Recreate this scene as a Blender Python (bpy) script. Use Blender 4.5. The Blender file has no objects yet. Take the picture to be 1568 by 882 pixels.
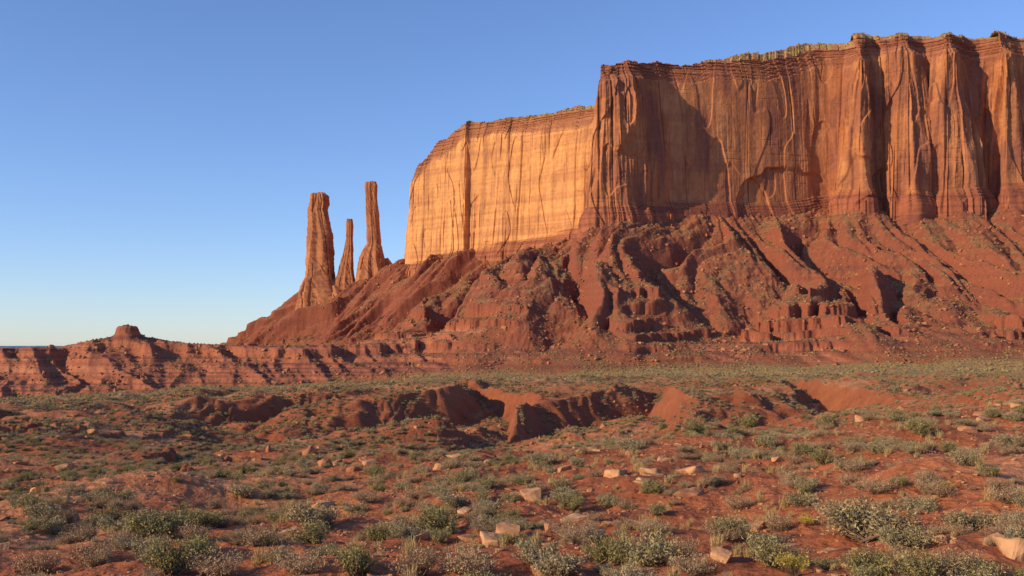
import bpy, bmesh, math, time
import numpy as np
from mathutils import Vector
T0=time.time()
rng=np.random.default_rng(7)
F=1524.0; CX=784.0; HY=535.0     # reference-photo calibration used to survey world positions
scene=bpy.context.scene

# ------------------------------------------------------------------ noise
_p=np.random.default_rng(3).permutation(256).astype(np.int32); PERM=np.concatenate([_p,_p])
_a=np.random.default_rng(5).uniform(0,2*np.pi,256); GX=np.cos(_a).astype(np.float32); GY=np.sin(_a).astype(np.float32)
def perlin(x,y,seed=0):
    x=np.asarray(x,dtype=np.float32)+np.float32(seed*17.13); y=np.asarray(y,dtype=np.float32)+np.float32(seed*9.71)
    xf=np.floor(x); yf=np.floor(y); xi=xf.astype(np.int32)&255; yi=yf.astype(np.int32)&255
    fx=x-xf; fy=y-yf
    u=fx*fx*fx*(fx*(fx*6-15)+10); v=fy*fy*fy*(fy*(fy*6-15)+10)
    x1=(xi+1)&255; y1=(yi+1)&255
    a=PERM[xi]; b=PERM[x1]
    h00=PERM[a+yi]; h10=PERM[b+yi]; h01=PERM[a+y1]; h11=PERM[b+y1]
    n00=GX[h00]*fx+GY[h00]*fy; n10=GX[h10]*(fx-1)+GY[h10]*fy
    n01=GX[h01]*fx+GY[h01]*(fy-1); n11=GX[h11]*(fx-1)+GY[h11]*(fy-1)
    a=n00+u*(n10-n00); b=n01+u*(n11-n01)
    return (a+v*(b-a))*1.4
def fbm(x,y,o=4,seed=0,g=.5):
    s=0;a=1.0;f=1.0
    for i in range(o):
        s=s+a*perlin(x*f,y*f,seed+i*3); a*=g; f*=2.03
    return s
def ridged(x,y,o=3,seed=0,g=.5):
    s=0;a=1.0;f=1.0;t=0
    for i in range(o):
        s=s+a*(1-2*np.abs(perlin(x*f,y*f,seed+i*3))); t+=a; a*=g; f*=2.03
    return s/t
def sst(a,b,x):
    t=np.clip((x-a)/(b-a),0,1); return t*t*(3-2*t)
def smax(a,b,k):
    h=np.clip(.5+.5*(a-b)/k,0,1); return b*(1-h)+a*h+k*h*(1-h)
def terrace(z,h,sharp=.75):
    t=z/h; f=np.floor(t); r=t-f
    return (f+sst(sharp,1.0,r)*.85+r*.15)*h
def lerp(a,b,t): return a+(b-a)*t
def mixc(c,d,t):
    t=np.asarray(t)[...,None]; return c*(1-t)+np.asarray(d,dtype=np.float32)*t

# ------------------------------------------------------------------ mesh helper
def make_mesh(name,V,Q,col=None,smooth=False,mat=None):
    me=bpy.data.meshes.new(name); V=np.ascontiguousarray(V,dtype=np.float32); Q=np.ascontiguousarray(Q,dtype=np.int32)
    k=Q.shape[1]
    me.vertices.add(len(V)); me.vertices.foreach_set('co',V.ravel())
    me.loops.add(Q.size); me.loops.foreach_set('vertex_index',Q.ravel())
    me.polygons.add(len(Q)); me.polygons.foreach_set('loop_start',np.arange(0,Q.size,k,dtype=np.int32))
    me.polygons.foreach_set('loop_total',np.full(len(Q),k,dtype=np.int32))
    me.polygons.foreach_set('use_smooth',np.full(len(Q),smooth,dtype=bool))
    if col is not None:
        at=me.attributes.new('Col','FLOAT_COLOR','POINT')
        c=np.ones((len(V),4),dtype=np.float32); c[:,:3]=np.clip(col.reshape(-1,3),0,1); at.data.foreach_set('color',c.ravel())
    me.update(calc_edges=True)
    if mat: me.materials.append(mat)
    return me
def add_obj(name,me,parent=None):
    ob=bpy.data.objects.new(name,me); scene.collection.objects.link(ob)
    if parent: ob.parent=parent
    return ob
def gridq(nr,nc,wrap=False):
    i=np.arange(nr-1)[:,None]; j=np.arange(nc if wrap else nc-1)[None,:]; j2=(j+1)%nc
    return np.stack([i*nc+j,i*nc+j2,(i+1)*nc+j2,(i+1)*nc+j],-1).reshape(-1,4)

# ------------------------------------------------------------------ materials
def new_mat(name):
    m=bpy.data.materials.new(name); m.use_nodes=True; nt=m.node_tree; nt.nodes.clear()
    o=nt.nodes.new('ShaderNodeOutputMaterial'); b=nt.nodes.new('ShaderNodeBsdfPrincipled')
    b.inputs['Roughness'].default_value=.95; b.inputs['Specular IOR Level'].default_value=.12
    nt.links.new(b.outputs[0],o.inputs[0]); return m,nt,b
def N(nt,t,**k):
    n=nt.nodes.new(t)
    for a,v in k.items(): setattr(n,a,v)
    return n
def surf_mat(name,scales,amps,bumps,zs=1.0):
    """vertex colour albedo x multi scale noise, bump"""
    m,nt,b=new_mat(name); L=nt.links.new
    at=N(nt,'ShaderNodeAttribute',attribute_name='Col')
    tc=N(nt,'ShaderNodeTexCoord'); mp=N(nt,'ShaderNodeMapping'); mp.inputs['Scale'].default_value=(1,1,zs)
    L(tc.outputs['Object'],mp.inputs[0])
    val=None; nrm=None
    for s,a,bd in zip(scales,amps,bumps):
        n=N(nt,'ShaderNodeTexNoise'); n.inputs['Scale'].default_value=s; n.inputs['Detail'].default_value=5; n.inputs['Roughness'].default_value=.65
        L(mp.outputs[0],n.inputs['Vector'])
        mr=N(nt,'ShaderNodeMapRange'); mr.inputs[1].default_value=.25; mr.inputs[2].default_value=.75
        mr.inputs[3].default_value=1-a; mr.inputs[4].default_value=1+a; L(n.outputs[0],mr.inputs[0])
        if val is None: val=mr.outputs[0]
        else:
            mm=N(nt,'ShaderNodeMath',operation='MULTIPLY'); L(val,mm.inputs[0]); L(mr.outputs[0],mm.inputs[1]); val=mm.outputs[0]
        if bd>0:
            bp=N(nt,'ShaderNodeBump'); bp.inputs['Distance'].default_value=bd; bp.inputs['Strength'].default_value=1
            L(n.outputs[0],bp.inputs['Height'])
            if nrm is not None: L(nrm,bp.inputs['Normal'])
            nrm=bp.outputs[0]
    vm=N(nt,'ShaderNodeVectorMath',operation='SCALE'); L(at.outputs['Color'],vm.inputs[0]); L(val,vm.inputs['Scale'])
    L(vm.outputs[0],b.inputs['Base Color'])
    if nrm is not None: L(nrm,b.inputs['Normal'])
    return m
M_ground=surf_mat('desert_soil',[.35,3.0,22.0],[.22,.25,.25],[.6,.10,.018])
M_cliff=surf_mat('sandstone_cliff',[.05,.3],[.15,.20],[.6,.5],.5)
def leaf_mat(name,c1,c2,lo=.6,hi=1.45):
    m,nt,b=new_mat(name); L=nt.links.new
    oi=N(nt,'ShaderNodeObjectInfo'); ge=N(nt,'ShaderNodeNewGeometry')
    mx=N(nt,'ShaderNodeMix',data_type='RGBA'); mx.inputs[6].default_value=(*c1,1); mx.inputs[7].default_value=(*c2,1)
    L(oi.outputs['Random'],mx.inputs[0])
    mr=N(nt,'ShaderNodeMapRange'); mr.inputs[3].default_value=lo; mr.inputs[4].default_value=hi; L(ge.outputs['Random Per Island'],mr.inputs[0])
    vm=N(nt,'ShaderNodeVectorMath',operation='SCALE'); L(mx.outputs[2],vm.inputs[0]); L(mr.outputs[0],vm.inputs['Scale']); L(vm.outputs[0],b.inputs['Base Color'])
    return m
M_sage=leaf_mat('sage_leaves',(.31,.255,.13),(.36,.285,.165))
M_green=leaf_mat('green_leaves',(.255,.22,.085),(.31,.255,.115))
M_dry=leaf_mat('dry_twigs',(.38,.24,.135),(.44,.31,.18))
M_yel=leaf_mat('yellow_flowers',(.50,.36,.06),(.42,.33,.08))
M_straw=leaf_mat('straw',(.52,.38,.17),(.46,.33,.15))
M_stem=leaf_mat('bark',(.17,.10,.065),(.22,.14,.09))
M_far1=leaf_mat('far_scrub_olive',(.19,.155,.065),(.26,.20,.09),.9,1.1)
M_far2=leaf_mat('far_scrub_brown',(.24,.15,.075),(.29,.19,.09),.9,1.1)
def rock_mat(name,c1,c2,sc=3.0,bd=.05):
    m,nt,b=new_mat(name); L=nt.links.new
    oi=N(nt,'ShaderNodeObjectInfo'); tc=N(nt,'ShaderNodeTexCoord')
    mx=N(nt,'ShaderNodeMix',data_type='RGBA'); mx.inputs[6].default_value=(*c1,1); mx.inputs[7].default_value=(*c2,1); L(oi.outputs['Random'],mx.inputs[0])
    n=N(nt,'ShaderNodeTexNoise'); n.inputs['Scale'].default_value=sc; n.inputs['Detail'].default_value=6; L(tc.outputs['Object'],n.inputs['Vector'])
    mr=N(nt,'ShaderNodeMapRange'); mr.inputs[1].default_value=.3; mr.inputs[2].default_value=.7; mr.inputs[3].default_value=.65; mr.inputs[4].default_value=1.25; L(n.outputs[0],mr.inputs[0])
    vm=N(nt,'ShaderNodeVectorMath',operation='SCALE'); L(mx.outputs[2],vm.inputs[0]); L(mr.outputs[0],vm.inputs['Scale']); L(vm.outputs[0],b.inputs['Base Color'])
    bp=N(nt,'ShaderNodeBump'); bp.inputs['Distance'].default_value=bd; L(n.outputs[0],bp.inputs['Height']); L(bp.outputs[0],b.inputs['Normal'])
    return m
M_rock=rock_mat('pale_sandstone_rock',(.52,.29,.15),(.38,.15,.075))
M_peb=rock_mat('red_pebble',(.42,.16,.08),(.50,.27,.14))
M_boul=rock_mat('talus_boulder',(.28,.10,.055),(.42,.19,.095),2.0,.1)

# ------------------------------------------------------------------ mesa footprint (px,depth,ztop,zbase,column strength,cap rise,painted sunlit tint)
ctrl=[(760,2100,350,130,.3,6,0),(690,1950,350,130,.3,6,.5),(632,1760,310,125,.3,3,1),(617,1685,303,122,.3,2,1),(621,1642,305,124,.3,3,1),(640,1627,312,130,.3,4,1),
(655,1616,338,132,.3,5,1),(668,1606,344,134,.3,5,1),(690,1588,361,139,.4,6,1),(711,1574,362,143,.45,7,1),(718,1580,362,143,.4,7,1),(735,1566,362,144,.25,8,1),(772,1540,361,151,.35,8,1),(780,1541,361,151,.35,8,1),(795,1532,361,152,.25,9,1),(850,1492,359,160,.2,10,1),
(905,1452,357,172,.25,12,1),(914,1400,352,170,.4,4,.5),(906,1262,344,160,.3,1,.3),(900,1218,343,156,.3,1,.2),(906,1200,345,156,.5,1,.1),(925,1198,350,158,1.,1,.1),(950,1203,350,158,1.,1,.1),(975,1208,352,160,.8,1,.1),(1002,1224,357,163,.35,1,.05),
(1035,1243,363,171,.15,1,.0),(1050,1243,363,173,.10,2,.15),(1120,1254,368,172,.08,12,.14),(1200,1275,380,174,.08,20,.08),(1270,1298,396,186,.2,18,.03),(1290,1294,398,189,.6,16,.03),(1300,1272,398,188,.9,14,.28),(1320,1256,400,186,1.,14,.18),
(1345,1276,403,186,1.1,14,.05),(1370,1272,404,184,1.,12,.03),(1395,1258,404,182,1.1,10,.15),(1420,1284,404,182,1.1,10,.02),(1450,1260,404,184,1.1,9,.15),(1480,1268,406,188,1.,9,.05),(1500,1294,407,190,1.1,9,.02),(1540,1266,407,195,1.1,9,.15),(1568,1286,407,198,1.,9,.05),
(1620,1272,407,200,1.,9,.1),(1750,1290,407,200,1.,9,.1),(1950,1370,407,200,1.,9,.1),(2300,1500,405,190,1.,9,.1)]
C=np.array(ctrl,dtype=float); wx=(C[:,0]-CX)/F*C[:,1]; wy=C[:,1].copy()
seg=np.hypot(np.diff(wx),np.diff(wy)); S=np.concatenate([[0],np.cumsum(seg)])
def path(s,k): return np.interp(s,S,k)
# talus source cones
ss=np.arange(0,S[-1],9.0)
cx=list(path(ss,wx)); cy=list(path(ss,wy)); cz=list(path(ss,C[:,3]))
rid=np.array([(617,1700,418),(600,1705,418),(560,1705,430),(530,1700,435),(490,1700,446),(458,1700,464),(430,1695,482),(400,1690,499),(370,1685,514),(345,1680,528)],dtype=float)
for t in np.linspace(0,len(rid)-1,34):
    px=np.interp(t,range(len(rid)),rid[:,0]); d=np.interp(t,range(len(rid)),rid[:,1]); y=np.interp(t,range(len(rid)),rid[:,2])
    cx.append((px-CX)/F*d); cy.append(d); cz.append((HY-y)/F*d)
# bench edge
be=np.array([(-500,820,-2),(-150,835,-1),(0,850,.8),(60,855,1.5),(110,858,3.5),(195,862,5),(250,865,4.5),(300,868,4),(345,870,3.5),(450,900,3),(560,925,5),(660,930,14),(760,920,16),(850,910,11),(1000,900,2),(1200,890,4),(1400,885,5),(1700,880,6)],dtype=float)
bex=(be[:,0]-CX)/F*(be[:,1]+100)
# ------------------------------------------------------------------ terrain grid
nd=1300; a_in=np.linspace(-math.radians(31),math.radians(31),nd); a_out=np.linspace(math.radians(31),math.radians(329),62)[1:-1]
TH=np.concatenate([a_in,a_out]); 
R=np.concatenate([[.02],np.linspace(1,8,14)[:-1],np.geomspace(8,45,260)[:-1],np.geomspace(45,260,420)[:-1],np.geomspace(260,800,180)[:-1],np.linspace(800,1760,700)[:-1],np.geomspace(1760,45000,60)])
RR,TT=np.meshgrid(R,TH,indexing='ij'); X=(RR*np.sin(TT)).astype(np.float32); Y=(RR*np.cos(TT)).astype(np.float32); RR=RR.astype(np.float32)
yk=[0,10,20,45,65,100,150,184,212,300,450,850]
uk=[-.5,-.3,0,.22,.5]
tab=[[-3,-3.1,-3.6,-5.5,-7.5,-9.5,-12.5,-15,-15.0,-19,-26,-42],
[-3,-3.1,-3.7,-5.4,-7.2,-11,-15.5,-17,-12.0,-14.0,-22,-34],
[-3,-3.1,-3.6,-5,-6.8,-12,-16.3,-16.8,-10.0,-11.5,-16,-24],
[-3,-3,-3.3,-4.2,-6,-11,-14.8,-15.2,-9.2,-10,-13,-18],
[-2.8,-2.9,-2.9,-3.0,-5,-8,-9.5,-9.5,-8.3,-8.5,-9.5,-12]]
Yf=np.maximum(Y,0)
spm=sst(85,125,Yf)*(1-sst(270,400,Yf))
tw=X/38+.5*perlin(X/60,Y/80,5)+.12*perlin(X/20,Y/20,6); fr=tw-np.floor(tw)
saw=np.where(fr<.70,sst(0,1,fr/.70)*.5+fr/.70*.5,sst(0,1,(1-fr)/.30))
spur=saw*(54+30*perlin(X/60,Y*0,7))-26+ridged(X/11+.4*perlin(X/12,Y/12,8),Y/45,3,11)*9+perlin(X/90,Y/200,4)*26
Yd=Yf-spur*spm
U=np.clip(X/np.maximum(Yf,8),-.5,.5)
cols=[np.interp(Yd,yk,t).astype(np.float32) for t in tab]
for i in range(4):
    w=sst(uk[i],uk[i+1],U); Z=Z*(1-w)+cols[i+1]*w if i else cols[0]*(1-w)+cols[1]*w
del cols
Z+=fbm(X/45,Y/45,3,21)*np.minimum(1.8,RR*.012)
Z+=fbm(X/9,Y/9,3,31)*.5*sst(3,30,RR)*(1+.8*sst(80,200,RR))
near=(RR<160)
Z[near]+=(fbm(X[near]/2.0,Y[near]/2.0,4,41)*.16)
vn=RR<45
Z[vn]+=fbm(X[vn]/.35,Y[vn]/.35,2,47)*.025
mm=(RR>40)&(RR<900)
hum=ridged(X[mm]/28+.3*perlin(X[mm]/30,Y[mm]/30,52),Y[mm]/48,3,51)
Z[mm]+=(hum*1.6)*sst(45,100,RR[mm])*(1-sst(240,600,RR[mm])*.7)
lm=sst(.0,.3,perlin(X[mm]/35,Y[mm]/25,61))*sst(35,55,RR[mm])
zt=terrace(Z[mm]+.25*perlin(X[mm]/4,Y[mm]/4,3),.9,.8); Z[mm]=lerp(Z[mm],zt,lm*.8*(1-sst(150,190,RR[mm])))
for (mx_,my_,mr_,mh_) in [(-11.6,33,2.2,.95),(-6,46,3,.6),(9,60,4,1.2)]:
    Z+=mh_*np.exp(-((X-mx_)**2+(Y-my_)**2)/(mr_*mr_)).astype(np.float32)
Z=np.where(RR>3000,lerp(Z,-42,sst(3000,6000,RR)),Z)
# --- mesa region
far=(RR>740)&(np.abs(TT)<math.radians(60))&(RR<6000)
x=X[far]; y=Y[far]; z0=Z[far]
h=np.full(x.shape,-500,np.float32)
for a,b,c in zip(cx,cy,cz):
    d=np.sqrt((x-a)**2+(y-b)**2); h=np.maximum(h,c-305*(1-np.exp(-d/390)))
ca=np.arctan2(x-350,1950-y)*620; cr=np.sqrt((x-350)**2+(1950-y)**2)
wv=perlin(ca/90,cr/120,71)*28+perlin(ca/30,cr/50,72)*7
t=np.clip((h-z0)/190,0,1)
env=np.clip(t*3.2,0,1)*np.clip((1.03-t)*3.5,0.05,1)
g1=np.abs(perlin((ca+wv)/88,cr/360,73)); g2=np.abs(perlin((ca+wv*1.3)/40,cr/190,75)); g3=ridged((ca+wv)/17,cr/75,2,77); g4=np.abs(perlin((ca+wv)/22,cr/110,78))
h=h+env*((g1*2.2-.6)*25+(g2*2-.5)*16+(g4*2-.5)*9+(g3-.2)*4)
h+=fbm(x/14,y/14,5,81,.6)*2.0*np.clip(t*5,0,1)
# resistant beds crop out as broken ledges: each bed has its own thickness and is buried in places
tm=sst(-.1,.15,perlin(ca/70,cr/50+h/30,85)+.2*(1-sst(.1,.4,t)))*(.3+.7*(1-sst(.25,.75,t)))*np.clip(t*6,0,1)
bed=h+5*perlin(x/70,y/70,83)
for zc_,th_,am_ in [(-10,4,5),(2,6,6.5),(14,4,4.5),(26,5,6),(40,7,6.5),(60,5,5),(80,7,4.5),(105,5,3.5),(128,6,3)]:
    u_=(bed-zc_)/th_
    h=h+tm*am_*(sst(-.12,.12,u_)-.5)*np.exp(-(u_/1.6)**2)*1.7*sst(-.35,.05,perlin(ca/45,zc_*1.3+cr*0,86))
# bench / low strata ridge
left=1-sst(-300,-180,x)
ye=np.interp(x,bex,be[:,1])+perlin(x/130,y/400,91)*22-(ridged((x+.6*y)/60+.4*perlin(x/60,y/60,2),y/160,2,93)-.1)*(24+20*left)-ridged((x+.4*y)/19,y/60,2,94)*(6+2*left)
tp=np.interp(x,bex,be[:,2]); ins=y-ye
W=78+left*62
tt=np.clip(ins/W,0,1); pr=lerp(tt**1.05,sst(.84,.9,tt),.18-.11*left)
fall=1-left*sst(160,320,ins)
hb=z0+(tp-z0)*pr*fall
hb=hb+fbm(x/18,y/18,4,95)*(1.3-.6*left)*np.clip(pr*3,0,1)
# small butte on the ridge, added on top of it
bx=(195-CX)/F*985; by=985
db=np.sqrt(((x-bx)/1.0)**2+((y-by)/1.3)**2)*(1+.10*perlin(x/9,y/9,99))
cone=12.0*np.exp(-(db/33)**1.15)
hb=hb+cone
hbt=terrace(hb+.9*perlin(x/40,y/40,97),4.6,.72); hb=lerp(hb,hbt,(.55-.22*left)*np.clip(pr*4,0,1)*(1-sst(.96,1,pr)*.6))
hb=hb+(1-sst(8.5,12.0,db))*6.5+(1-sst(12,16,db))*1.5+fbm(x/4,y/4,2,98)*.6*(db<16)
h2=smax(h,hb,3.0); zz=smax(h2,z0,1.2)
Z[far]=zz
tal=np.clip(sst(0,8,h-z0)*(h>hb-4),0,1); bnc=np.clip(sst(.5,4,hb-z0)*(h<=hb+6),0,1)
# --- colours
Cc=np.empty(X.shape+(3,),np.float32); Cc[:]=(.40,.13,.055)
n=fbm(X/30,Y/30,3,101); n2=fbm(X/3.5,Y/3.5,3,103)
Cc=mixc(Cc,(.50,.225,.11),sst(-.1,.6,n+.5*n2)*.75)
Cc=mixc(Cc,(.27,.08,.036),sst(.0,.55,-n+.4*n2)*.7)
vg=sst(170,380,RR)*sst(-.75,.05,fbm(X/60,Y/130,3,105))
Cc=mixc(Cc,(.31,.215,.10),vg*.85)
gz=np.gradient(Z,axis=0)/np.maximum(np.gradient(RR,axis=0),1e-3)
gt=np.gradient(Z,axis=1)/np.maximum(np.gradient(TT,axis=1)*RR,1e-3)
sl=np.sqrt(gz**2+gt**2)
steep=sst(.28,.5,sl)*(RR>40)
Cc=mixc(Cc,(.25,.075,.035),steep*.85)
cf=Cc[far]; sf=sl[far]
tc=np.empty(x.shape+(3,),np.float32); tc[:]=(.31,.105,.05)
nn=fbm(x/35,y/35,4,111); n3=fbm(x/6,y/6,3,113)
tc=mixc(tc,(.23,.15,.07),sst(-.35,.3,nn+.4*n3)*.7*(1-sst(.8,1.2,sf)))
tc=mixc(tc,(.46,.20,.095),sst(.3,.75,n3-.3*nn)*.6)
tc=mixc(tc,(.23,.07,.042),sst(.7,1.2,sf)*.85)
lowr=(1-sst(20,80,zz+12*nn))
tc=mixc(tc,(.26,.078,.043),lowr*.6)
zb2=perlin(zz/4.5,x/400,116); tc=mixc(tc,(.17,.06,.045),sst(.05,.35,zb2)*.45)
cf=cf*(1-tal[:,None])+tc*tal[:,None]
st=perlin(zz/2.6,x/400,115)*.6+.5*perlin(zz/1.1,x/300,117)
bc=np.empty(x.shape+(3,),np.float32); bc[:]=(.35,.12,.064); bc=mixc(bc,(.17,.06,.048),sst(-.05,.3,st)*.9); bc=mixc(bc,(.48,.21,.12),sst(.2,.5,-st)*.5)  # strata colours; the dark bands also paint in ledge shadow lines
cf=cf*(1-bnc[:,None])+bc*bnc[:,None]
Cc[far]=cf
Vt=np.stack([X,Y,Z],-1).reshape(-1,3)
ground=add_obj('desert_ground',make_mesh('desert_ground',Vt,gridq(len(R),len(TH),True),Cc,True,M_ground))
print('terrain done',time.time()-T0,len(Vt))
def gh(px_,py_):
    px_=np.asarray(px_,float);py_=np.asarray(py_,float)
    r=np.hypot(px_,py_); th=np.arctan2(px_,py_)
    i=np.clip(np.searchsorted(R,r)-1,0,len(R)-2); fi=np.clip((r-R[i])/(R[i+1]-R[i]),0,1)
    g=np.clip((th-a_in[0])/(a_in[1]-a_in[0]),0,nd-1.001); j=g.astype(int); fj=g-j
    return (Z[i,j]*(1-fi)+Z[i+1,j]*fi)*(1-fj)+(Z[i,j+1]*(1-fi)+Z[i+1,j+1]*fi)*fj
def slope_at(px_,py_):
    r=np.hypot(px_,py_); th=np.arctan2(px_,py_)
    i=np.clip(np.searchsorted(R,r)-1,0,len(R)-2); j=np.clip((th-a_in[0])/(a_in[1]-a_in[0]),0,nd-1).astype(int)
    return sl[i,j]
def survey(px,py):
    u=(px-CX)/F; v=(HY-py)/F; d=np.geomspace(9,400,1500)
    g=gh(u*d,d); k=np.argmax(v*d<=g); return u*d[k],d[k]

# ------------------------------------------------------------------ cliff
ns=2220
s_dense=np.linspace(S[2],S[-4],ns)
sv=np.concatenate([np.linspace(0,S[2],40)[:-1],s_dense,np.linspace(S[-4],S[-1],41)[1:]]); ns=len(sv)
bx0=path(sv,wx); by0=path(sv,wy)
ker=np.hanning(21); ker/=ker.sum()
pad=lambda q:np.convolve(np.pad(q,10,'edge'),ker,'valid')
bx1=pad(bx0); by1=pad(by0)
tx=np.gradient(bx1); ty=np.gradient(by1); 
k2=np.hanning(61);k2/=k2.sum(); tx=np.convolve(np.pad(tx,30,'edge'),k2,'valid'); ty=np.convolve(np.pad(ty,30,'edge'),k2,'valid')
ln=np.hypot(tx,ty); nx=ty/ln; ny=-tx/ln      # outward normal
zt_=path(sv,C[:,2]); zb_=path(sv,C[:,3]); cs=path(sv,C[:,4]); cp=path(sv,C[:,5]); suntint=path(sv,C[:,6]); pxs=path(sv,C[:,0])
nh=320
q=np.linspace(0,1,nh)
zt_n=zt_+perlin(sv/13,sv*0,121)*1.8+perlin(sv/4,sv*0,122)*.9+np.round(perlin(sv/40,sv*0,120)*2.5)*1.8
zlo=zb_-35
ZZ=zlo[None,:]+(zt_n-zlo)[None,:]*q[:,None]
SS=np.broadcast_to(sv[None,:],ZZ.shape); CS=cs[None,:]
rel=(ZZ-zb_[None,:])/(zt_-zb_)[None,:]; below=zt_n[None,:]-ZZ
warp=perlin(SS/70,ZZ/160,123)*4
g=lambda f,zf,sd:perlin((SS+warp)/f,ZZ/zf,sd)
off=np.zeros_like(ZZ)
m1=sst(-.25,.2,g(60,110,134)); m2=sst(-.2,.2,g(45,60,136))
# broken pillars: joint-bounded blocks, each slab standing at its own depth
def blocks(w,hz_,sd,amp):
    a=(SS+warp*.5)/w+.5*perlin(SS/w*.45,ZZ/400,sd); ia=np.floor(a); fa=a-ia
    hsh=np.sin(ia*127.1+sd*3.7)*43758.5; hsh=hsh-np.floor(hsh)
    h2_=np.sin((ia+1)*127.1+sd*3.7)*43758.5; h2_=h2_-np.floor(h2_)
    zt0=zb_[None,:]+(zt_-zb_)[None,:]*(.35+.6*((hsh*7.3)%1.0))
    brk=sst(-3,3,ZZ-zt0+6*perlin(SS/8,ZZ/20,sd+1))
    v=lerp(hsh,h2_,sst(.86,1.0,fa)); groove=np.exp(-((fa-.93)/.05)**2)
    return amp*(v*(1-.6*brk)) - amp*.4*groove*sst(-.3,.1,perlin(ia*.71,ZZ/hz_,sd+2))
off+=CS*(1-2.2*np.abs(g(50,700,131)))*10
off+=CS*blocks(21,90,201,11)*(.45+.55*m1)
off+=CS*(1-2.4*np.abs(g(19,420,133)))*5.5*(.35+.65*m1)
off+=(.03+CS)*blocks(8,50,211,3.0)*(.3+.7*m2)
off+=CS*(1-2.4*np.abs(g(6,160,138)))*1.2*m2
off+=(.05+.35*CS)*g(2.6,45,137)*.6
off+=g(85,200,139)*3.5
# exfoliation plates
pl=fbm((SS+warp)/52,ZZ/170,2,141)*1.7
plf=np.floor(pl)
off+=(plf+sst(.95,1,pl-plf))*(1.1+1.3*CS)
# cracks
for f,zf,sd,dp in [(46,1400,151,3.2),(34,900,153,1.2)]:
    c=np.abs(g(f,zf,sd)); off-=dp*np.exp(-(c/.011)**2)*sst(.05,.35,perlin(SS/45,ZZ/75,sd+1))
off+=fbm(SS/8,ZZ/6,3,161)*(.2+.35*CS)
# faint bedding planes across the whole wall
off-=.5*np.exp(-(np.abs(perlin(ZZ/17+.15*perlin(SS/60,SS*0,162),SS/700,163))/.03)**2)*sst(-.1,.3,perlin(SS/50,ZZ/30,164))
# horizontal ledges at top and foot
topn=32+10*perlin(SS/80,SS*0,163)
tz=np.clip(1-below/topn,0,1)
led=np.floor(tz*6+.7*perlin(SS/30,ZZ*0,165))/6
off=off*(1-.45*sst(.05,.5,tz))
off-=np.clip(led,0,1)*11
off+=tz*(sst(-.1,.1,perlin(ZZ/2.2,SS/160,167))*1.6)*(tz>0)
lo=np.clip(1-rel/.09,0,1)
off+=np.clip(np.floor(lo*5+.6*perlin(SS/30,ZZ*0,169))/5,0,1.2)*9
off-=(rel)*15*(1+.3*perlin(SS/70,SS*0,171))
pxg=np.broadcast_to(pxs[None,:],ZZ.shape)
def arch(pc,zc,w,hh,dep):
    e=np.sqrt(((pxg-pc)/w)**2+((ZZ-zc)/hh)**2)+.09*perlin(SS/22,ZZ/22,172)
    return -dep*(1-sst(.93,1.0,e))
off=off+arch(1212,172,80,66,3.5)+arch(1155,165,28,54,3)+arch(1100,175,22,90,2)+arch(1262,240,18,60,2)
WX=bx1[None,:]+nx[None,:]*off; WY=by1[None,:]+ny[None,:]*off
# colour
SUNTINT=np.broadcast_to(suntint[None,:],ZZ.shape)
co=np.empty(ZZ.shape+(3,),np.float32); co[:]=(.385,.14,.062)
co=mixc(co,(.70,.335,.125),SUNTINT*.9)  # sun-facing walls painted paler, grazing ones left dark: sunlight in the colour
v1=fbm((SS+warp)/34,ZZ/80,4,181); v2=fbm((SS+.5*warp)/4.0,ZZ/130,3,183); v3=fbm((SS+.5*warp)/13,ZZ/140,3,184)
ph=np.sin(plf*91.7+2.1)*4758.5; ph=ph-np.floor(ph)
co=co*(.86+.28*ph)[...,None]
co=mixc(co,(.25,.095,.06),sst(.0,.5,v1+.35*v3)*(.8-.5*SUNTINT))
co=mixc(co,(.56,.26,.12),sst(.1,.6,-v1+.3*v2)*.5)
co=mixc(co,(.19,.075,.055),sst(.25,.7,v2)*(.35-.22*SUNTINT))
co=mixc(co,(.21,.08,.06),sst(.25,.6,v3)*(.6-.35*SUNTINT))
hb_=perlin(ZZ/5,SS/300,185)+.5*perlin(ZZ/1.7,SS/200,187); hc_=perlin(ZZ/13,SS/400,188)+.3*hb_
co=mixc(co,(.33,.12,.07),sst(-.1,.4,hb_)*.2)
co=mixc(co,(.30,.11,.065),sst(.05,.4,hc_)*.22)
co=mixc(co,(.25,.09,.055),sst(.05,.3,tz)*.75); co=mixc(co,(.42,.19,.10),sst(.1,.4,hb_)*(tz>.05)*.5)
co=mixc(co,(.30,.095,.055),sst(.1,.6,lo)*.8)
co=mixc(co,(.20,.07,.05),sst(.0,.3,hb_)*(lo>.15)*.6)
# cap rows
nc=46; cr_=np.linspace(0,1,nc)[1:]
ins=np.where(cr_<.6,cr_/.6*34,34+((cr_-.6)/.4)**2*420)
rise=np.interp(ins,[0,3,4,11,12.5,22,24,34,500],[0,.1,.28,.42,.62,.75,.92,1,1.1])
cX=WX[-1][None,:]+.25*ins[:,None]; cY=WY[-1][None,:]+.97*ins[:,None]
cZ=zt_n[None,:]+rise[:,None]*cp[None,:]*(1+.25*perlin(np.broadcast_to(sv[None,:]/30,cX.shape),ins[:,None]/40,191))+fbm(cX/8,cY/8,3,193)*1.3*np.clip(ins/8,0,1)[:,None]
cc=np.empty(cX.shape+(3,),np.float32); cc[:]=(.36,.17,.09); cc=mixc(cc,(.32,.25,.08),sst(-.3,.3,fbm(cX/12,cY/12,3,195))*.8)
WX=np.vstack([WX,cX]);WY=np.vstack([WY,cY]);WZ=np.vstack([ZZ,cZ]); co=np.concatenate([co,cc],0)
me=make_mesh('sandstone_mesa',np.stack([WX,WY,WZ],-1).reshape(-1,3),gridq(WX.shape[0],ns)[:,::-1],co,False,M_cliff)
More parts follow.
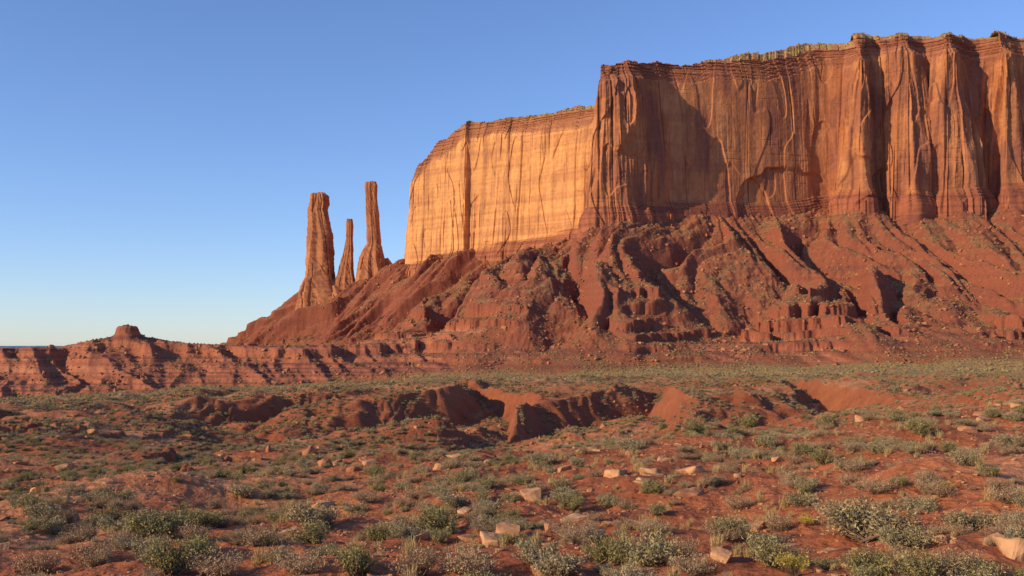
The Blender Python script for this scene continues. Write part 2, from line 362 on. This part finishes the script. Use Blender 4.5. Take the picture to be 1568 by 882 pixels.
mesa=add_obj('sandstone_mesa',me)
print('mesa',time.time()-T0)

# ------------------------------------------------------------------ rock spires
def spire(name,lv,d0,seed,depthk=1.0):
    lv=np.array(lv,float); y0=lv[0,0]; y1=lv[-1,0]; rows=int((y1-y0)*1.6)+6; na=140
    yy=np.linspace(y0,y1,rows); xl=np.interp(yy,lv[:,0],lv[:,1]); xr=np.interp(yy,lv[:,0],lv[:,2])
    zc=(HY-yy)/F*d0
    xc=((xl+xr)/2-CX)/F*d0; hw=(xr-xl)/2/F*d0
    th=np.linspace(0,2*np.pi,na,endpoint=False)
    A,Zg=np.meshgrid(th,zc); c_,s_=np.cos(A),np.sin(A)
    sq=1/(np.abs(c_)**4+np.abs(s_)**4)**.25
    rot=.35
    cr,sr=np.cos(A+rot),np.sin(A+rot)
    nr=.12*(.6-2*np.abs(perlin(cr*1.3+seed,sr*1.3+Zg/120,seed)))
    jn=np.abs(perlin(cr*1.6,sr*1.6+Zg/200,seed+2)); nr=nr-.14*np.exp(-(jn/.04)**2)*sst(-.3,.2,perlin(Zg/40,cr,seed+3))
    b=perlin(Zg/24+cr*.8,sr*1.4,seed+4)*2.0; nr=nr+.05*(np.floor(b)+sst(.85,1,b-np.floor(b)))
    nr=nr+.02*perlin(Zg/4,A*2,seed+6)+.03*perlin(Zg/9+cr*4,sr*4,seed+7)
    r=hw[:,None]*(.98+nr*.9)
    xx=xc[:,None]+r*sq*c_; yv=d0+r*sq*s_*depthk
    tpn=np.clip((Zg-(zc[0]-3))/3,0,1); zz_=Zg+tpn*perlin(cr*1.5,sr*1.5,seed+11)*2.5
    col=np.empty(xx.shape+(3,),np.float32); col[:]=(.44,.18,.08)
    col=mixc(col,(.24,.095,.06),sst(-.1,.5,perlin(cr*2,sr*2+Zg/60,seed+8))*.6)
    col=mixc(col,(.30,.11,.07),sst(.0,.4,perlin(Zg/5,A*.3,seed+9))*.35)
    V=np.stack([xx,yv,zz_],-1).reshape(-1,3); Q=gridq(rows,na,True)
    V=np.vstack([V,[[xc[0],d0,zc[0]+.3]]]); col=np.vstack([col.reshape(-1,3),[[.4,.17,.09]]])
    me=make_mesh(name,V,Q,col,False,M_cliff)
    ob=add_obj(name,me)
    bm=bmesh.new(); bm.from_mesh(me); bm.verts.ensure_lookup_table()
    for k in range(na): bm.faces.new((bm.verts[len(V)-1],bm.verts[(k+1)%na],bm.verts[k]))
    bm.to_mesh(me); bm.free(); return ob
spire('rock_spire',[(296,479,498),(299,476,502),(312,474,503),(322,472,501),(330,472,503),(345,472,505),(360,472,508),(400,470,510),(424,469,511),(430,464,512),(448,459,518),(480,454,530)],1700,201)
spire('rock_spire',[(336,531,540),(345,530,541),(365,530,540),(380,527,541),(400,522,541),(412,519,541),(422,517,542),(432,513,544),(460,505,552)],1700,211)
spire('rock_spire',[(279,560,576),(284,559,578),(300,560,577),(330,561,580),(355,562,582),(374,562,583),(380,558,585),(396,551,588),(402,549,590),(425,547,592),(460,542,598)],1702,221)
spire('rock_spire',[(396,588,595),(404,584,601),(412,581,606),(430,572,612),(455,562,620)],1706,231)
spire('rock_spire',[(424,500,507),(430,497,518),(440,491,530),(465,482,552)],1697,241)

# ------------------------------------------------------------------ distant mesa
xs=np.linspace(-9200,-6350,160); dd=15000
pr_=np.clip((xs+9200)/200,0,1)*np.clip((-6350-xs)/500,0,1)
hz=-42+(95+12*perlin(xs/300,xs*0,5))*sst(0,1,pr_)
V=[]
for o,zv in [(0,0),(150,.6),(260,1),(1500,1)]:
    V.append(np.stack([xs,np.full_like(xs,dd+o)+perlin(xs/200,xs*0,6)*60,-60+(hz+60)*zv],-1))
V=np.array(V); dm,dnt,dbs=new_mat('haze_tinted_rock'); dbs.inputs['Base Color'].default_value=(.12,.19,.30,1)  # blue distance haze painted into the base colour
add_obj('distant_mesa',make_mesh('distant_mesa',V.reshape(-1,3),gridq(4,160)[:,::-1],None,True,dm))

# ------------------------------------------------------------------ prototypes
def shrub(seed,R_,H,nst,nlf,ls,mats,stemw=.008,lobes=6,spread=1.0,lo=.35):
    r=np.random.default_rng(seed)
    lb=[]
    for i in range(lobes):
        a=r.uniform(0,2*np.pi); q=r.uniform(.1,1)**.6*R_*.72; lb.append((math.cos(a)*q,math.sin(a)*q,H*r.uniform(.55,.95)*(1-.45*(q/R_)**2),R_*r.uniform(.26,.42)))
    V=[];Q=[];MI=[]
    for k in range(nst):
        l=lb[r.integers(lobes)]; o=r.normal(size=3); o/=np.linalg.norm(o)+1e-6
        tip=np.array([l[0],l[1],l[2]])+o*l[3]*np.array([1,1,.6])*r.uniform(.5,1)**.5; tip[2]=max(tip[2],.04*H)
        b=np.array([*(r.normal(size=2)*R_*.10),0.]); mid=(b+tip)/2+np.array([tip[0]*.12,tip[1]*.12,-.06*H])+r.normal(size=3)*.03
        pts=[(1-t)**2*b+2*t*(1-t)*mid+t*t*tip for t in (0,.35,.7,1)]
        w=stemw*r.uniform(.6,1.4); sd=r.normal(size=3); sd/=np.linalg.norm(sd)
        for i in range(3):
            a_,b_=pts[i],pts[i+1]; w1=w*(1-i*.28); w2=w*(1-(i+1)*.28); n0=len(V)
            V+= [a_-sd*w1,a_+sd*w1,b_+sd*w2,b_-sd*w2]; Q.append((n0,n0+1,n0+2,n0+3)); MI.append(1)
        for m in range(nlf):
            t=r.uniform(lo,1.02); c=(1-t)**2*b+2*t*(1-t)*mid+t*t*tip+r.normal(size=3)*R_*.05*spread
            if c[2]<0.01: c[2]=.02
            d1=r.normal(size=3); d1[2]+=.6; d1/=np.linalg.norm(d1); d2=np.cross(d1,r.normal(size=3)); d2/=np.linalg.norm(d2)+1e-6
            L=ls*r.uniform(.6,1.5); W_=L*.38; n0=len(V)
            V+=[c-d1*.2*L,c+d2*W_,c+d1*L*2,c-d2*W_]; Q.append((n0,n0+1,n0+2,n0+3)); MI.append(0)
    me=make_mesh('shrub_proto',np.array(V),np.array(Q)); 
    for m in mats: me.materials.append(m)
    me.polygons.foreach_set('material_index',np.array(MI,dtype=np.int32)); return me
def grass(seed,n,H,mat):
    r=np.random.default_rng(seed); V=[];Q=[]
    for k in range(n):
        a=r.uniform(0,2*np.pi); t=r.uniform(0,.75); b=np.array([*(r.normal(size=2)*.05),0]); h=H*r.uniform(.5,1)
        tip=b+np.array([math.cos(a)*math.sin(t),math.sin(a)*math.sin(t),math.cos(t)])*h; mid=(b+tip)/2+[0,0,h*.1]
        sd=np.array([-math.sin(a),math.cos(a),0])*.004; n0=len(V)
        V+=[b-sd,b+sd,mid+sd,mid-sd,tip+sd*.3,tip-sd*.3]; Q+=[(n0,n0+1,n0+2,n0+3),(n0+3,n0+2,n0+4,n0+5)]
    me=make_mesh('grass_proto',np.array(V),np.array(Q)); me.materials.append(mat); return me
def rock(seed,sx,sy,sz,mat,cuts=2,npt=16):
    r=np.random.default_rng(seed); bm=bmesh.new()
    for i in range(npt):
        p=r.uniform(-1,1,3); p=np.sign(p)*np.abs(p)**.55; bm.verts.new((p[0]*sx,p[1]*sy,p[2]*sz))
    bmesh.ops.convex_hull(bm,input=bm.verts)
    bmesh.ops.delete(bm,geom=[v for v in bm.verts if not v.link_faces],context='VERTS')
    bmesh.ops.dissolve_limit(bm,angle_limit=.25,verts=bm.verts,edges=bm.edges)
    bmesh.ops.bevel(bm,geom=list(bm.edges),offset=.05*min(sx,sy,sz)*2,segments=1,affect='EDGES')
    bmesh.ops.triangulate(bm,faces=bm.faces)
    if cuts:
        bmesh.ops.subdivide_edges(bm,edges=bm.edges,cuts=cuts,use_grid_fill=True)
        for v in bm.verts:
            q=v.co; a=float(perlin(q.x*3+seed,q.y*3+q.z*4,seed%50)); b=float(perlin(q.z*14,q.x*1.2,seed%40))
            v.co+=v.co.normalized()*(a*.09+b*.05)*min(sx,1)
    me=bpy.data.meshes.new('rock_proto'); bm.to_mesh(me); bm.free(); me.materials.append(mat); return me
def blobshrub(seed,mat):
    bm=bmesh.new(); bmesh.ops.create_icosphere(bm,subdivisions=2,radius=.5); r=np.random.default_rng(seed)
    for v in bm.verts: v.co*=r.uniform(.6,1.3); v.co.z=v.co.z*.7+.2
    me=bpy.data.meshes.new('far_shrub_proto'); bm.to_mesh(me); bm.free(); me.materials.append(mat); return me
def scatter(name,meshes,P,rotz,scl,idx,tilt=None):
    col=bpy.data.collections.new(name+'_kinds')
    for i,m in enumerate(meshes):
        col.objects.link(bpy.data.objects.new('%s_kind_%02d'%(name,i),m))
    n_=len(P); me=bpy.data.meshes.new(name); me.vertices.add(n_); me.vertices.foreach_set('co',np.asarray(P,np.float32).ravel())
    rot=np.zeros((n_,3),np.float32); rot[:,2]=rotz
    if tilt is not None: rot[:,:2]=tilt
    a=me.attributes.new('rot','FLOAT_VECTOR','POINT'); a.data.foreach_set('vector',rot.ravel())
    s=np.asarray(scl,np.float32); s=np.repeat(s[:,None],3,1) if s.ndim==1 else s
    a=me.attributes.new('scl','FLOAT_VECTOR','POINT'); a.data.foreach_set('vector',np.ascontiguousarray(s,dtype=np.float32).ravel())
    a=me.attributes.new('kind','INT','POINT'); a.data.foreach_set('value',np.asarray(idx,np.int32))
    ob=add_obj(name,me)
    ng=bpy.data.node_groups.new(name+'_scatter','GeometryNodeTree')
    ng.interface.new_socket('Geometry',in_out='INPUT',socket_type='NodeSocketGeometry'); ng.interface.new_socket('Geometry',in_out='OUTPUT',socket_type='NodeSocketGeometry')
    gi=ng.nodes.new('NodeGroupInput'); go=ng.nodes.new('NodeGroupOutput'); ip=ng.nodes.new('GeometryNodeInstanceOnPoints'); ci=ng.nodes.new('GeometryNodeCollectionInfo')
    ci.inputs['Collection'].default_value=col; ci.inputs['Separate Children'].default_value=True; ci.inputs['Reset Children'].default_value=True
    def na(nm,t):
        n=ng.nodes.new('GeometryNodeInputNamedAttribute'); n.data_type=t; n.inputs['Name'].default_value=nm; return n.outputs['Attribute']
    e=ng.nodes.new('FunctionNodeEulerToRotation'); L=ng.links.new
    L(na('rot','FLOAT_VECTOR'),e.inputs[0]); L(e.outputs[0],ip.inputs['Rotation']); L(na('scl','FLOAT_VECTOR'),ip.inputs['Scale'])
    L(na('kind','INT'),ip.inputs['Instance Index']); ip.inputs['Pick Instance'].default_value=True
    L(gi.outputs[0],ip.inputs['Points']); L(ci.outputs[0],ip.inputs['Instance']); L(ip.outputs[0],go.inputs[0])
    md=ob.modifiers.new('scatter','NODES'); md.node_group=ng; return ob
def band(n,r0,r1,seed,ang=30.5):
    r=np.random.default_rng(seed); th=np.radians(r.uniform(-ang,ang,n)); rr=np.sqrt(r.uniform(r0*r0,r1*r1,n)); return rr*np.sin(th),rr*np.cos(th),r
near_sage=[shrub(300+i,.5,.42,170,20,.017,[M_sage,M_stem],lobes=8) for i in range(3)]+[shrub(310+i,.5,.45,170,22,.016,[M_green,M_stem],lobes=8) for i in range(2)]
near_dry=[shrub(320+i,.5,.38,280,8,.014,[M_dry,M_stem],.004,7,.9,.45) for i in range(3)]
near_yel=[shrub(330+i,.5,.55,110,16,.018,[M_yel,M_stem],lo=.7) for i in range(2)]
near_gr=[grass(340+i,90,.4,M_straw) for i in range(2)]
hero=[(225,826,115,3),(378,762,55,0),(498,808,98,0),(680,816,92,4),(575,730,52,3),(720,732,40,1),(820,862,80,1),(925,866,95,4),(1000,866,120,1),(1330,826,160,0),(1285,800,60,3),(1415,668,58,4),(1145,656,48,3),(965,692,55,0),(1065,666,42,4),(1490,812,90,1),
(265,884,110,4),(545,884,100,3),(1370,645,40,3),(1475,712,50,1),(1540,806,70,0),(1165,682,42,0),(1450,692,40,3),(1270,656,42,4),(790,795,35,3),(1550,684,50,0),(40,776,45,3),(272,738,25,3),(1180,838,60,0),(830,712,48,1),(1390,840,90,1),(740,812,60,1),(850,880,90,0),
(610,822,55,1),(1110,690,36,0),(700,752,38,0),(860,770,45,1),(1340,880,90,3),(85,812,60,1),(640,706,35,3),(920,770,40,0),(1520,730,45,3),(1300,720,48,1)]
herod=[(145,860,70,0),(340,890,90,1),(640,880,90,0),(1340,756,58,1),(880,830,70,1),(620,815,60,0),(1210,866,70,2),(460,880,80,1),(715,880,100,2),(1455,880,90,2),(395,835,70,2),(60,880,80,0),(1060,880,70,1),(1130,780,50,0),(1420,740,45,2),(560,770,45,1),(1540,770,55,0)]
heroy=[(1235,805,32,0),(1420,782,22,1),(1215,886,60,0),(1450,752,25,1)]
def herop(lst,kf=1.25):
    P=[];s=[];k=[]
    for px,py,w,i in lst:
        a,b=survey(px,min(py,881)); P.append((a,b,float(gh(a,b))-.02)); s.append(w/F*b*kf); k.append(i)
    return np.array(P),np.array(s),np.array(k)
def place(n,r0,r1,seed,thr,s0,s1,nk,sc=7,smax_=.6,pw=1.8):
    x_,y_,r=band(n,r0,r1,seed); m=(1.3*fbm(x_/sc,y_/sc,2,seed%97)+r.uniform(-.6,.6,n))>thr
    m&=slope_at(x_,y_)<smax_; m&=((x_+11.6)**2+(y_-32.5)**2)>6
    x_=x_[m];y_=y_[m]; s=r.uniform(0,1,len(x_))**pw*(s1-s0)+s0
    return np.stack([x_,y_,gh(x_,y_)-.02],-1),s,r.integers(0,nk,len(x_)),r
def cat(*a): return np.concatenate(a)
P,s,k=herop(hero); P2,s2,k2,r=place(6600,9,110,401,.06,.3,1.25,5,6,.7,2.0)
P=cat(P,P2);s=cat(s,s2);k=cat(k,k2)
scatter('sagebrush',near_sage,P,rng.uniform(0,6.28,len(P)),np.stack([s,s,s*rng.uniform(.7,1.0,len(s))],-1),k)
P,s,k=herop(herod); P2,s2,k2,r=place(11000,9,110,411,.05,.2,.9,3,5,.7)
P=cat(P,P2);s=cat(s,s2);k=cat(k,k2)
scatter('dry_brush',near_dry,P,rng.uniform(0,6.28,len(P)),s,k)
P,s,k=herop(heroy); P2,s2,k2,r=place(160,12,95,421,.2,.2,.5,2); P=cat(P,P2);s=cat(s,s2);k=cat(k,k2)
scatter('rabbitbrush',near_yel,P,rng.uniform(0,6.28,len(P)),s,k)
P,s,k,r=place(7000,9,80,431,.15,.3,.9,2,3); scatter('dry_grass',near_gr,P,rng.uniform(0,6.28,len(P)),s,k)
mid=[shrub(350,.5,.42,60,8,.05,[M_sage,M_stem]),shrub(351,.5,.42,60,8,.05,[M_green,M_stem]),shrub(352,.5,.38,60,7,.045,[M_dry,M_stem]),shrub(353,.5,.4,60,7,.045,[M_sage,M_stem])]
P,s,k,r=place(84000,100,360,441,-.1,.4,1.4,4,18,.75,2.2)
scatter('desert_scrub',mid,P,rng.uniform(0,6.28,len(P)),s,k)
farm=[blobshrub(360,M_far1),blobshrub(361,M_far1),blobshrub(362,M_far2),blobshrub(363,M_far1)]
P,s,k,r=place(90000,340,900,451,-.05,.5,1.6,4,60,.5,2.5)
P2,s2,k2,r=place(70000,860,1700,461,-.1,.8,2.4,4,50,.9,2.2)
ri=rng.integers(nh,nh+nc-14,4500); ci_=rng.integers(60,ns-60,4500)
P3=np.stack([WX[ri,ci_],WY[ri,ci_],WZ[ri,ci_]-.2],-1); s3=rng.uniform(.8,2.6,4500); k3=rng.integers(0,3,4500)
P=cat(P,P2,P3);s=cat(s,s2,s3);k=cat(k,k2,k3)
scatter('distant_scrub',farm,P,rng.uniform(0,6.28,len(P)),s,k)
# rocks
rocks=[rock(500+i,.5,.38,[.20,.28,.16,.34][i%4],M_rock) for i in range(6)]
hr=[(755,832,62,0),(780,820,45,3),(815,762,48,1),(845,812,36,1),(1150,812,52,0),(1205,838,40,2),(1105,856,40,3),(1438,828,48,2),(1550,850,80,3),(1528,832,40,1),(1480,661,30,1),(720,852,26,0),(1130,800,20,1),(575,852,24,2),(220,858,20,1),(905,690,24,1),(980,742,22,0),(1548,640,30,3),(1505,645,26,0),(1380,636,24,2),(5,840,26,3),(905,752,14,3),(1190,706,20,1),(780,750,14,4),(1130,730,14,5),(990,880,46,2),(1480,868,40,0),(1300,868,30,2)]
P,s,k=herop(hr,1.0); x_,y_,r=band(4200,10,110,511); m=(fbm(x_/10,y_/10,2,55)+r.uniform(-.4,.4,len(x_))>.05); x_=x_[m];y_=y_[m]
kk=r.integers(0,6,len(x_)); s2=r.uniform(0,1,len(x_))**4*.75+.12
P=cat(P+[0,0,.03],np.stack([x_,y_,gh(x_,y_)],-1)); s=cat(s,s2); k=cat(k,kk)
scatter('sandstone_rock',rocks,P,rng.uniform(0,6.28,len(P)),s,k,rng.normal(0,.16,(len(P),2)))
pebs=[rock(520+i,.5,.4,.28,M_peb,0,12) for i in range(4)]
x_,y_,r=band(54000,9,55,521); m=(fbm(x_/1.6,y_/1.6,2,52)+r.uniform(-.5,.5,len(x_)))>.05; x_=x_[m];y_=y_[m]
s=.02+.13*r.uniform(0,1,len(x_))**3
scatter('pebbles',pebs,np.stack([x_,y_,gh(x_,y_)+s*.05],-1),rng.uniform(0,6.28,len(x_)),s,r.integers(0,4,len(x_)),rng.normal(0,.2,(len(x_),2)))
x_,y_,r=band(8000,60,320,531); m=fbm(x_/25,y_/25,2,53)+r.uniform(-.4,.4,len(x_))>.15; x_=x_[m];y_=y_[m]
A=np.stack([x_,y_,gh(x_,y_)],-1); sA=.3+1.3*r.uniform(0,1,len(x_))**4
x_,y_,r=band(80000,880,1700,541); sl_=slope_at(x_,y_); m=(sl_>.25)&(fbm(x_/40,y_/40,3,54)+r.uniform(-.5,.5,len(x_))>.05); x_=x_[m];y_=y_[m]
B=np.stack([x_,y_,gh(x_,y_)],-1); sB=1.0+5.0*r.uniform(0,1,len(x_))**6
tb=[rock(550+i,.5,.42,.36,M_boul,0,12) for i in range(5)]
P=cat(A,B); s=cat(sA,sB); scatter('talus_boulders',tb,P,rng.uniform(0,6.28,len(P)),s,rng.integers(0,5,len(P)),rng.normal(0,.5,(len(P),2)))
print('scatter',time.time()-T0,len(P))

# ------------------------------------------------------------------ light, sky, camera
el=math.radians(21); azv=Vector((-.89,-.44,0)).normalized(); sd=Vector((azv.x*math.cos(el),azv.y*math.cos(el),math.sin(el)))
sun=bpy.data.lights.new('sun','SUN'); sun.energy=5.0; sun.angle=math.radians(.5); sun.color=(1,.78,.46)
so=bpy.data.objects.new('sun',sun); scene.collection.objects.link(so); so.rotation_euler=(-sd).to_track_quat('-Z','Y').to_euler()
w=bpy.data.worlds.new('World'); scene.world=w; w.use_nodes=True; nt=w.node_tree; nt.nodes.clear()
sk=nt.nodes.new('ShaderNodeTexSky'); sk.sky_type='NISHITA'; sk.sun_disc=False; sk.sun_elevation=el; sk.sun_rotation=math.atan2(azv.x,azv.y)%(2*math.pi)
sk.air_density=1.0; sk.dust_density=.3; sk.ozone_density=3.5; sk.altitude=600
tint=nt.nodes.new('ShaderNodeMix'); tint.data_type='RGBA'; tint.blend_type='MULTIPLY'; tint.inputs[0].default_value=1; tint.inputs[7].default_value=(.97,1.0,1.22,1)
bg=nt.nodes.new('ShaderNodeBackground'); bg.inputs[1].default_value=.15; wo=nt.nodes.new('ShaderNodeOutputWorld')
nt.links.new(sk.outputs[0],tint.inputs[6]); nt.links.new(tint.outputs[2],bg.inputs[0]); nt.links.new(bg.outputs[0],wo.inputs[0])
cd=bpy.data.cameras.new('camera'); cam=bpy.data.objects.new('camera',cd); scene.collection.objects.link(cam); scene.camera=cam
cam.location=(0,0,0); cam.rotation_euler=(math.radians(90),0,0); cd.lens=35; cd.sensor_width=36; cd.shift_y=(HY-441)/1568; cd.clip_end=100000; cd.clip_start=.1
scene.view_settings.view_transform='Standard'; scene.view_settings.look='None'; scene.view_settings.exposure=0
print('done',time.time()-T0)
